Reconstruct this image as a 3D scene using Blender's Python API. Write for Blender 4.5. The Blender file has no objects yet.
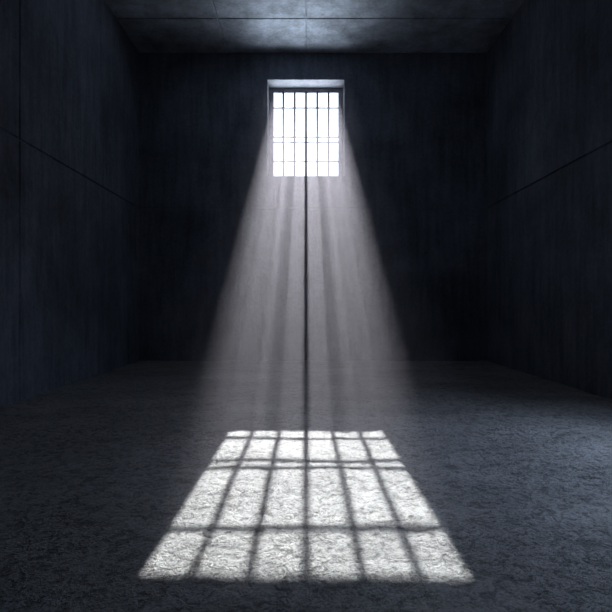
import bpy, bmesh, math, random
from mathutils import Vector, noise

random.seed(7)
scene = bpy.context.scene
COL = scene.collection

# ------------------------------------------------------------------ measures (metres; +Y looks at the window)
CAM_H = 0.80            # camera height above the floor
F_PX = 520.0            # focal length in pixels of the 612 px frame
Y_BACK = 7.489          # inner face of the wall with the window
Y_OUT = 7.776           # plane of the window frame
Y_REAR = -2.6           # wall behind the camera
X_L, X_R = -2.40, 2.60  # inner faces of the side walls
Z_C = 4.43              # ceiling
WX = 0.5545             # half width of the window opening
W_TOP, W_SILL = 4.045, 2.658
GX = 0.483              # half width of the glazed field
G_TOP, G_BOT = 3.972, 2.722


# ------------------------------------------------------------------ helpers
def link_mesh(name, bm, mat, parent=None, smooth=False, bevel=0.0):
    if bevel > 0:
        bmesh.ops.bevel(bm, geom=list(bm.edges), offset=bevel, segments=2, affect='EDGES', profile=0.5)
    me = bpy.data.meshes.new(name)
    bm.normal_update()
    bm.to_mesh(me)
    bm.free()
    me.materials.append(mat)
    if smooth:
        for p in me.polygons:
            p.use_smooth = True
    o = bpy.data.objects.new(name, me)
    COL.objects.link(o)
    if parent is not None:
        o.parent = parent
    return o


def add_box(bm, x0, x1, y0, y1, z0, z1):
    vs = [bm.verts.new((x, y, z)) for x in (x0, x1) for y in (y0, y1) for z in (z0, z1)]
    for f in ((0, 1, 3, 2), (4, 6, 7, 5), (0, 4, 5, 1), (2, 3, 7, 6), (0, 2, 6, 4), (1, 5, 7, 3)):
        bm.faces.new([vs[i] for i in f])
    return vs


def add_rod(bm, p0, p1, r, n=14):
    p0, p1 = Vector(p0), Vector(p1)
    d = (p1 - p0).normalized()
    a = d.orthogonal().normalized()
    b = d.cross(a)
    rings = []
    for p in (p0, p1):
        rings.append([bm.verts.new(p + a * (r * math.cos(2 * math.pi * k / n)) + b * (r * math.sin(2 * math.pi * k / n)))
                      for k in range(n)])
    for k in range(n):
        bm.faces.new((rings[0][k], rings[0][(k + 1) % n], rings[1][(k + 1) % n], rings[1][k]))
    bm.faces.new(rings[0][::-1])
    bm.faces.new(rings[1])


def node_mat(name):
    m = bpy.data.materials.new(name)
    m.use_nodes = True
    nt = m.node_tree
    for n in list(nt.nodes):
        nt.nodes.remove(n)
    out = nt.nodes.new('ShaderNodeOutputMaterial')
    return m, nt, out


def N(nt, kind, **kw):
    n = nt.nodes.new(kind)
    for k, v in kw.items():
        if k.startswith('i_'):
            key = k[2:].replace('_', ' ')
            n.inputs[key].default_value = v
        else:
            setattr(n, k, v)
    return n


def ramp(nt, fac, stops, interp='LINEAR'):
    r = nt.nodes.new('ShaderNodeValToRGB')
    r.color_ramp.interpolation = interp
    el = r.color_ramp.elements
    while len(el) > len(stops):
        el.remove(el[-1])
    while len(el) < len(stops):
        el.new(1.0)
    for e, (p, c) in zip(el, stops):
        e.position = p
        e.color = (c, c, c, 1) if isinstance(c, (int, float)) else (*c, 1)
    nt.links.new(fac, r.inputs['Fac'])
    return r.outputs['Color']


def mixc(nt, fac, a, b, mode='MIX'):
    m = nt.nodes.new('ShaderNodeMix')
    m.data_type = 'RGBA'
    m.blend_type = mode
    for sock, v in ((m.inputs[0], fac), (m.inputs[6], a), (m.inputs[7], b)):
        if hasattr(v, 'links'):
            nt.links.new(v, sock)
        elif isinstance(v, (int, float)):
            sock.default_value = v if sock == m.inputs[0] else (v, v, v, 1)
        else:
            sock.default_value = (*v, 1)
    return m.outputs[2]


def math_n(nt, op, a, b=None, c=None):
    m = nt.nodes.new('ShaderNodeMath')
    m.operation = op
    for s, v in zip(m.inputs, (a, b, c)):
        if v is None:
            continue
        if hasattr(v, 'links'):
            nt.links.new(v, s)
        else:
            s.default_value = v
    return m.outputs[0]


def mapped(nt, scale=(1, 1, 1), rot=(0, 0, 0), loc=(0, 0, 0)):
    tc = nt.nodes.new('ShaderNodeTexCoord')
    mp = nt.nodes.new('ShaderNodeMapping')
    mp.inputs['Scale'].default_value = scale
    mp.inputs['Rotation'].default_value = rot
    mp.inputs['Location'].default_value = loc
    nt.links.new(tc.outputs['Object'], mp.inputs['Vector'])
    return mp.outputs['Vector']


def noise_t(nt, vec, scale, detail=4, rough=0.55, dist=0.0):
    n = N(nt, 'ShaderNodeTexNoise', i_Scale=scale, i_Detail=detail, i_Roughness=rough, i_Distortion=dist)
    nt.links.new(vec, n.inputs['Vector'])
    return n.outputs['Fac']


def voro(nt, vec, scale, feature='F1'):
    n = N(nt, 'ShaderNodeTexVoronoi', feature=feature, i_Scale=scale)
    nt.links.new(vec, n.inputs['Vector'])
    return n.outputs['Distance']


# ------------------------------------------------------------------ materials
def concrete_wall(name, base, streak_axis, stain=0.5, bump=0.35):
    """Board-formed grey concrete: blotches, vertical streaks, small blow holes."""
    m, nt, out = node_mat(name)
    v = mapped(nt)
    sc = {'x': (1, 1, 1), 'z': (3.2, 3.2, 0.35)}[streak_axis]
    vs = mapped(nt, scale=sc)
    blotch = noise_t(nt, v, 1.1, 6, 0.62, 0.3)
    streak = noise_t(nt, vs, 3.2, 7, 0.68)
    fine = noise_t(nt, v, 26, 6, 0.7)
    pores = voro(nt, v, 11)
    pore_n = noise_t(nt, v, 3.1, 2, 0.5)
    c1 = tuple(c * 0.62 for c in base)
    c2 = tuple(min(1, c * 1.35) for c in base)
    col = mixc(nt, ramp(nt, blotch, [(0.32, 0.0), (0.68, 1.0)]), c1, c2)
    col = mixc(nt, stain, col, ramp(nt, streak, [(0.34, 0.30), (0.62, 1.0)]), 'MULTIPLY')
    col = mixc(nt, 0.6, col, ramp(nt, fine, [(0.32, 0.55), (0.60, 1.0)]), 'MULTIPLY')
    hole = math_n(nt, 'MULTIPLY', ramp(nt, pores, [(0.05, 1.0), (0.11, 0.0)]), ramp(nt, pore_n, [(0.52, 0.0), (0.60, 1.0)]))
    col = mixc(nt, math_n(nt, 'MULTIPLY', hole, 0.75), col, tuple(c * 0.2 for c in base))
    h = math_n(nt, 'ADD', math_n(nt, 'MULTIPLY', fine, 0.45), math_n(nt, 'MULTIPLY', streak, 0.5))
    h = math_n(nt, 'SUBTRACT', h, math_n(nt, 'MULTIPLY', hole, 0.8))
    b = N(nt, 'ShaderNodeBump', i_Strength=bump, i_Distance=0.02)
    nt.links.new(h, b.inputs['Height'])
    p = N(nt, 'ShaderNodeBsdfPrincipled', i_Roughness=0.82)
    p.inputs['Specular IOR Level'].default_value = 0.25
    nt.links.new(col, p.inputs['Base Color'])
    nt.links.new(b.outputs['Normal'], p.inputs['Normal'])
    nt.links.new(p.outputs[0], out.inputs['Surface'])
    return m


def concrete_floor(name):
    """Coarse worn screed: crusty raised flakes and pits over smoother trowelled patches, faintly damp sheen."""
    m, nt, out = node_mat(name)
    v = mapped(nt)
    vb = mapped(nt, scale=(1.0, 2.1, 1.0), rot=(0, 0, 0.5))
    big = noise_t(nt, vb, 0.9, 5, 0.6, 0.5)
    crust = noise_t(nt, v, 20, 8, 0.70, 1.1)
    flakes = noise_t(nt, v, 38, 5, 0.62, 1.8)
    grit = noise_t(nt, v, 110, 5, 0.72)
    zone = ramp(nt, noise_t(nt, v, 1.9, 4, 0.62, 0.5), [(0.40, 0.12), (0.58, 1.0)])
    plate = ramp(nt, flakes, [(0.44, 0.0), (0.50, 0.85), (0.70, 1.0)])      # raised crust with sharp rims
    plate2 = ramp(nt, crust, [(0.40, 0.0), (0.47, 0.8), (0.7, 1.0)])
    line = math_n(nt, 'ABSOLUTE', math_n(nt, 'SUBTRACT', flakes, 0.46))
    crev = math_n(nt, 'MULTIPLY', ramp(nt, line, [(0.0, 1.0), (0.030, 0.0)]), zone)
    line2 = math_n(nt, 'ABSOLUTE', math_n(nt, 'SUBTRACT', crust, 0.43))
    crev2 = math_n(nt, 'MULTIPLY', ramp(nt, line2, [(0.0, 1.0), (0.022, 0.0)]), zone)
    col = mixc(nt, ramp(nt, big, [(0.36, 0.0), (0.66, 1.0)]), (0.41, 0.41, 0.43), (0.66, 0.66, 0.68))
    col = mixc(nt, 0.8, col, ramp(nt, crust, [(0.36, 0.40), (0.52, 1.0)]), 'MULTIPLY')
    col = mixc(nt, 0.75, col, ramp(nt, grit, [(0.36, 0.35), (0.54, 1.0)]), 'MULTIPLY')
    dark = math_n(nt, 'MAXIMUM', crev, crev2)
    col = mixc(nt, math_n(nt, 'MULTIPLY', dark, 0.8), col, (0.05, 0.05, 0.055))
    zp = math_n(nt, 'MULTIPLY', plate, zone)
    h = math_n(nt, 'ADD', math_n(nt, 'MULTIPLY', crust, 0.3), math_n(nt, 'MULTIPLY', zp, 0.12))
    h = math_n(nt, 'ADD', h, math_n(nt, 'MULTIPLY', plate2, 0.10))
    h = math_n(nt, 'ADD', h, math_n(nt, 'MULTIPLY', grit, 0.16))
    b = N(nt, 'ShaderNodeBump', i_Strength=1.0, i_Distance=0.050)
    nt.links.new(h, b.inputs['Height'])
    p = N(nt, 'ShaderNodeBsdfPrincipled')
    p.inputs['Specular IOR Level'].default_value = 0.25
    nt.links.new(ramp(nt, crust, [(0.3, 0.50), (0.7, 0.22)]), p.inputs['Roughness'])
    nt.links.new(col, p.inputs['Base Color'])
    nt.links.new(b.outputs['Normal'], p.inputs['Normal'])
    nt.links.new(p.outputs[0], out.inputs['Surface'])
    # the coarse crust is real relief, the bump only adds what the mesh is too coarse for
    hr = math_n(nt, 'ADD', math_n(nt, 'MULTIPLY', crust, 1.0), math_n(nt, 'MULTIPLY', zp, 0.42))
    hr = math_n(nt, 'ADD', hr, math_n(nt, 'MULTIPLY', plate2, 0.30))
    dn = N(nt, 'ShaderNodeDisplacement', i_Midlevel=0.95, i_Scale=0.0095)
    nt.links.new(hr, dn.inputs['Height'])
    nt.links.new(dn.outputs[0], out.inputs['Displacement'])
    m.displacement_method = 'DISPLACEMENT'
    return m


def painted_metal(name, base, rough=0.45, metallic=0.6):
    m, nt, out = node_mat(name)
    v = mapped(nt)
    n = noise_t(nt, v, 30, 5, 0.65)
    col = mixc(nt, ramp(nt, n, [(0.35, 0.0), (0.65, 1.0)]), tuple(c * 0.6 for c in base), base)
    b = N(nt, 'ShaderNodeBump', i_Strength=0.2, i_Distance=0.002)
    nt.links.new(n, b.inputs['Height'])
    p = N(nt, 'ShaderNodeBsdfPrincipled', i_Roughness=rough, i_Metallic=metallic)
    nt.links.new(col, p.inputs['Base Color'])
    nt.links.new(b.outputs['Normal'], p.inputs['Normal'])
    nt.links.new(p.outputs[0], out.inputs['Surface'])
    return m


def pane_glass(name):
    m, nt, out = node_mat(name)
    t = nt.nodes.new('ShaderNodeBsdfTransparent')
    t.inputs['Color'].default_value = (0.97, 0.98, 0.98, 1)
    g = N(nt, 'ShaderNodeBsdfGlossy', i_Roughness=0.03)
    fr = N(nt, 'ShaderNodeFresnel', i_IOR=1.45)
    mx = nt.nodes.new('ShaderNodeMixShader')
    nt.links.new(math_n(nt, 'MULTIPLY', fr.outputs[0], 0.6), mx.inputs[0])
    nt.links.new(t.outputs[0], mx.inputs[1])
    nt.links.new(g.outputs[0], mx.inputs[2])
    nt.links.new(mx.outputs[0], out.inputs['Surface'])
    return m


def haze_mat(name, density, g):
    m, nt, out = node_mat(name)
    s = nt.nodes.new('ShaderNodeVolumeScatter')
    s.inputs['Color'].default_value = (0.91, 0.87, 1.0, 1)
    s.inputs['Density'].default_value = density
    s.inputs['Anisotropy'].default_value = g
    nt.links.new(s.outputs[0], out.inputs['Volume'])
    m.cycles.volume_sampling = 'EQUIANGULAR'
    return m


WALL_RGB = (0.25, 0.28, 0.355)
M_wall = concrete_wall('board_formed_concrete', WALL_RGB, 'z')
M_ceil = concrete_wall('ceiling_concrete', (0.56, 0.61, 0.70), "x", 0.7, 0.5)
M_reveal = concrete_wall('pale_rendered_reveal', (0.27, 0.275, 0.31), 'x', 0.2, 0.2)
M_floor = concrete_floor('rough_screed')
M_frame = painted_metal('grey_painted_steel', (0.20, 0.21, 0.25), 0.5, 0.2)
M_bar = painted_metal('dark_iron', (0.035, 0.04, 0.045), 0.6, 0.5)
M_glass = pane_glass('clear_pane')


# ------------------------------------------------------------------ room shell
def panel_surface(u0, u1, v0, v1, useams, vseams, hole=None, g=0.006, d=0.014, soft=0.008):
    """Cells of one cast wall: flat panels between recessed joints. Returns coordinates and depths."""
    def breaks(a, b, seams, extra):
        pts = {a: 0.0, b: 0.0}
        for s in seams:
            for off, dep in ((-g - soft, 0.0), (-g, 1.0), (g, 1.0), (g + soft, 0.0)):
                pts[s + off] = dep
        for e in extra:
            pts[e] = 0.0
        return sorted(pts.items())
    ue = (hole[0], hole[1]) if hole else ()
    ve = (hole[2], hole[3]) if hole else ()
    return breaks(u0, u1, useams, ue), breaks(v0, v1, vseams, ve), d


def build_panelled(name, place, back, u0, u1, v0, v1, useams, vseams, mat, hole=None, depth=0.016, hole_mat=None):
    """place(u, v, depth) -> point; back = slab thickness behind the visible face."""
    U, V, d = panel_surface(u0, u1, v0, v1, useams, vseams, hole, d=depth)
    bm = bmesh.new()
    grid = [[bm.verts.new(place(u, v, d * max(du, dv))) for v, dv in V] for u, du in U]
    rear = [[None] * len(V) for _ in U]

    def inside(i, j):
        if not hole:
            return False
        um = (U[i][0] + U[i + 1][0]) / 2
        vm = (V[j][0] + V[j + 1][0]) / 2
        return hole[0] < um < hole[1] and hole[2] < vm < hole[3]

    def rv(i, j):
        if rear[i][j] is None:
            rear[i][j] = bm.verts.new(place(U[i][0], V[j][0], back))
        return rear[i][j]
    nu, nv = len(U) - 1, len(V) - 1
    solid = {(i, j) for i in range(nu) for j in range(nv) if not inside(i, j)}
    for (i, j) in solid:
        bm.faces.new((grid[i][j], grid[i + 1][j], grid[i + 1][j + 1], grid[i][j + 1]))
        bm.faces.new((rv(i, j), rv(i, j + 1), rv(i + 1, j + 1), rv(i + 1, j)))
        for (di, dj, a, b) in ((-1, 0, (i, j), (i, j + 1)), (1, 0, (i + 1, j + 1), (i + 1, j)),
                               (0, -1, (i + 1, j), (i, j)), (0, 1, (i, j + 1), (i + 1, j + 1))):
            if (i + di, j + dj) not in solid:
                f = bm.faces.new((grid[a[0]][a[1]], grid[b[0]][b[1]], rv(*b), rv(*a)))
                if 0 <= i + di < nu and 0 <= j + dj < nv:
                    f.material_index = 1            # the reveal of the opening
    bmesh.ops.recalc_face_normals(bm, faces=list(bm.faces))
    o = link_mesh(name, bm, mat)
    if hole_mat:
        o.data.materials.append(hole_mat)
    o['kind'] = 'structure'
    return o


T = 0.30
SEAM_Z = 2.19
# back wall with the deep window opening (its reveals are the wall's own thickness)
build_panelled('wall_back', lambda u, v, k: (u, Y_BACK + k, v), 0.325, X_L - T, X_R + T, -0.2, Z_C,
               [], [SEAM_Z], M_wall, hole=(-WX, WX, W_SILL, W_TOP), depth=0.003, hole_mat=M_reveal)
build_panelled('wall_left', lambda u, v, k: (X_L - k, u, v), T, Y_REAR, Y_BACK, -0.2, Z_C,
               [-0.05, 2.15, 4.36], [SEAM_Z], M_wall)
build_panelled('wall_right', lambda u, v, k: (X_R + k, u, v), T, Y_REAR, Y_BACK, -0.2, Z_C,
               [-0.05, 2.15, 4.36], [SEAM_Z], M_wall)
build_panelled('wall_rear', lambda u, v, k: (u, Y_REAR - k, v), T, X_L - T, X_R + T, -0.2, Z_C,
               [0.1], [SEAM_Z], M_wall)
build_panelled('ceiling', lambda u, v, k: (u, v, Z_C + k), T, X_L - T, X_R + T, Y_REAR - T, Y_BACK + 0.325,
               [-1.12, 0.0], [0.2, 2.3, 4.4, 6.59], M_ceil)

# floor: a solid slab whose top carries the gentle hollows and ridges of a hand-trowelled screed
bm = bmesh.new()
x0, x1, y0, y1 = X_L - 0.02, X_R + 0.02, Y_REAR - 0.02, Y_BACK + 0.02
xs = [x0 + (x1 - x0) * i / 600 for i in range(601)]
ys, y = [], y0
while y < y1 - 0.004:                 # finest where the camera is closest to the floor
    ys.append(y)
    y += 0.10 if y < 1.1 else max(0.0065, 0.0022 * y * y)
ys.append(y1)
nx, ny = len(xs) - 1, len(ys) - 1
grid = []
for x in xs:
    row = []
    for y in ys:
        a = noise.fractal(Vector((x * 1.3 + y * 0.7, y * 2.6 - x * 1.0, 3.1)), 0.9, 2.0, 4)
        row.append(bm.verts.new((x, y, -0.003 + 0.0095 * max(-1, min(1, a)))))
    grid.append(row)
for i in range(nx):
    for j in range(ny):
        bm.faces.new((grid[i][j], grid[i + 1][j], grid[i + 1][j + 1], grid[i][j + 1]))
lo = [bm.verts.new(p) for p in ((x0, y0, -0.25), (x1, y0, -0.25), (x1, y1, -0.25), (x0, y1, -0.25))]
bm.faces.new(lo[::-1])
bm.faces.new([grid[i][0] for i in range(nx, -1, -1)] + [lo[0], lo[1]])
bm.faces.new([grid[i][ny] for i in range(nx + 1)] + [lo[2], lo[3]])
bm.faces.new([grid[0][j] for j in range(ny + 1)] + [lo[3], lo[0]])
bm.faces.new([grid[nx][j] for j in range(ny, -1, -1)] + [lo[1], lo[2]])
floor = link_mesh('floor', bm, M_floor, smooth=True)
floor['kind'] = 'structure'

# ------------------------------------------------------------------ window: steel frame and pane
win = bpy.data.objects.new('window_1', None)
win.location = (0, Y_OUT, W_SILL)
COL.objects.link(win)
win['kind'] = 'structure'
win['label'] = 'tall barred window high in the concrete back wall, blazing white with daylight'


def under(o, root):
    """keep the mesh where it was built while parenting it"""
    o.parent = root
    o.location = [-c for c in root.location]
    return o


bm = bmesh.new()
fy0, fy1 = Y_OUT, Y_OUT + 0.035
add_box(bm, -WX, WX, fy0, fy1, G_TOP, W_TOP)            # head
add_box(bm, -WX, WX, fy0, fy1, W_SILL, G_BOT)           # sill member
add_box(bm, -WX, -GX, fy0, fy1, G_BOT, G_TOP)           # jambs
add_box(bm, GX, WX, fy0, fy1, G_BOT, G_TOP)
under(link_mesh('window_frame', bm, M_frame), win)

bm = bmesh.new()
add_box(bm, -GX, GX, Y_OUT + 0.026, Y_OUT + 0.032, G_BOT, G_TOP)
under(link_mesh('pane', bm, M_glass), win)

# ------------------------------------------------------------------ iron grille in front of the pane
gr = bpy.data.objects.new('security_grille', None)
gr.location = (0, Y_OUT, W_SILL)
COL.objects.link(gr)
gr['label'] = 'dark iron grille of crossed bars set in the bright high window'
gr['category'] = 'window bars'
BY = Y_OUT + 0.004
for i, px in enumerate((-22.6, -11.3, 0.0, 11.3, 22.6)):
    x = px / 53.5 * 0.8
    bm = bmesh.new()
    add_rod(bm, (x, BY, G_BOT - 0.02), (x, BY, G_TOP + 0.02), 0.0145 if i != 2 else 0.0155)
    under(link_mesh('vertical_bar', bm, M_bar, smooth=True), gr)
for z in (3.743, 3.308, 3.230, 2.944):
    bm = bmesh.new()
    add_box(bm, -GX - 0.02, GX + 0.02, BY - 0.021, BY + 0.021, z - 0.0065, z + 0.0065)
    under(link_mesh('horizontal_bar', bm, M_bar, bevel=0.002), gr)

# ------------------------------------------------------------------ dusty air that makes the sunbeam visible
COT = 1.5756
E = math.atan(1 / COT)
bm = bmesh.new()


def zt(y):   # upper border of the sunbeam
    return 3.972 - (Y_OUT - y) / COT


def zb(y):   # lower border, cut by the inner sill edge
    return W_SILL - (Y_BACK - y) / COT


mg = 0.16
yk = Y_BACK - 0.005
prof = [(yk, zt(yk) + mg), (yk, zb(yk) - mg)]
ylow = Y_BACK - (W_SILL - mg) * COT     # lower border meets the floor
yup = Y_OUT - (3.972 + mg) * COT
prof += [(ylow, -0.02), (yup, -0.02)]
hx = 0.66
L = [bm.verts.new((-hx, y, z)) for y, z in prof]
R = [bm.verts.new((hx, y, z)) for y, z in prof]
bm.faces.new(L)
bm.faces.new(R[::-1])
for k in range(4):
    bm.faces.new((L[k], R[k], R[(k + 1) % 4], L[(k + 1) % 4]))
bmesh.ops.recalc_face_normals(bm, faces=list(bm.faces))
hz = link_mesh('haze', bm, haze_mat('dusty_air', 0.055, 0.47))
hz['kind'] = 'stuff'
hz['label'] = 'pale dusty haze lit by the sunbeam slanting from the barred window to the floor'
hz['category'] = 'haze'

# ------------------------------------------------------------------ light
# the sun, as a small hot disc very far out along its true direction (its rays are almost parallel)
SUN_D = 1500.0
SUN_E = 18.3                                     # irradiance at the window
sun = bpy.data.lights.new('sun', 'SPOT')
sun.energy = SUN_E * 4 * math.pi * SUN_D * SUN_D
sun.spot_size, sun.spot_blend = math.radians(1.0), 0.0
sun.shadow_soft_size = SUN_D * math.radians(0.16)
sun.color = (1.0, 0.98, 0.99)
so = bpy.data.objects.new('sun', sun)
sun_dir = Vector((0, math.cos(E), math.sin(E)))
so.location = Vector((0, Y_OUT, 3.35)) + sun_dir * SUN_D
so.rotation_euler = (-sun_dir).to_track_quat('-Z', 'Y').to_euler()
COL.objects.link(so)

w = bpy.data.worlds.new('world')
scene.world = w
w.use_nodes = True
nt = w.node_tree
bg = nt.nodes['Background']
# pale sky, dimmed overhead; bright glow from below added to light ceiling and reveal
tc = nt.nodes.new('ShaderNodeTexCoord')
sp = nt.nodes.new('ShaderNodeSeparateXYZ')
nt.links.new(tc.outputs['Generated'], sp.inputs[0])
sky = ramp(nt, math_n(nt, 'MULTIPLY_ADD', sp.outputs['Z'], 0.5, 0.5),
           [(0.02, (0.80, 0.89, 1.0)), (0.30, (0.30, 0.335, 0.38)), (0.46, (0.03, 0.033, 0.038)), (0.52, (0.033, 0.036, 0.040)),
            (0.69, (0.036, 0.039, 0.044)), (0.76, (0.005, 0.006, 0.007))])
# brightness narrowed sideways, unevenly left and right, to shape the added ceiling glow
side = math_n(nt, 'MAXIMUM', math_n(nt, 'MULTIPLY', sp.outputs['X'], 0.55), math_n(nt, 'MULTIPLY', sp.outputs['X'], -1.0))
strip = ramp(nt, side, [(0.08, 1.0), (0.58, 0.20)])
nt.links.new(mixc(nt, 1.0, sky, strip, 'MULTIPLY'), bg.inputs['Color'])
bg.inputs['Strength'].default_value = 52.0

po = bpy.data.lights.new('daylight_portal', 'AREA')
po.shape = 'RECTANGLE'
po.size, po.size_y = 2 * GX, G_TOP - G_BOT
po.cycles.is_portal = True
pob = bpy.data.objects.new('daylight_portal', po)
pob.location = (0, Y_OUT + 0.06, (G_TOP + G_BOT) / 2)
pob.rotation_euler = (-math.pi / 2, 0, 0)        # faces into the room (-Y)
COL.objects.link(pob)


def spot(name, loc, target, energy, color, size, blend, radius):
    l = bpy.data.lights.new(name, 'SPOT')
    l.energy, l.color = energy, color
    l.spot_size, l.spot_blend = math.radians(size), blend
    l.shadow_soft_size = radius
    o = bpy.data.objects.new(name, l)
    o.location = loc
    d = Vector(target) - Vector(loc)
    o.rotation_euler = d.to_track_quat('-Z', 'Y').to_euler()
    COL.objects.link(o)
    return o


# added fill light without a fixture, low on the right wall outside the frame, raking the right half of the floor
spot('floor_fill', (2.50, 2.35, 1.25), (1.70, 2.4, 0), 92, (0.62, 0.77, 1.0), 132, 1.0, 0.05)

# ------------------------------------------------------------------ camera
cam = bpy.data.cameras.new('camera')
cam.sensor_width = 36
cam.lens = F_PX / 612 * 36
cam.shift_y = -1 / 612
cam.clip_start = 0.02
co = bpy.data.objects.new('camera', cam)
co.location = (0, 0, CAM_H)
co.rotation_euler = (math.pi / 2, 0, 0)
COL.objects.link(co)
scene.camera = co

# ------------------------------------------------------------------ look
vs = scene.view_settings
vs.view_transform = 'Standard'
vs.look = 'None'
vs.exposure = 0.0
vs.gamma = 1.0
vs.use_curve_mapping = False
cy = scene.cycles
cy.use_denoising = True
cy.adaptive_threshold = 0.003
cy.max_bounces = 8
cy.diffuse_bounces = 2
cy.glossy_bounces = 2
cy.volume_bounces = 1
cy.sample_clamp_indirect = 4.0
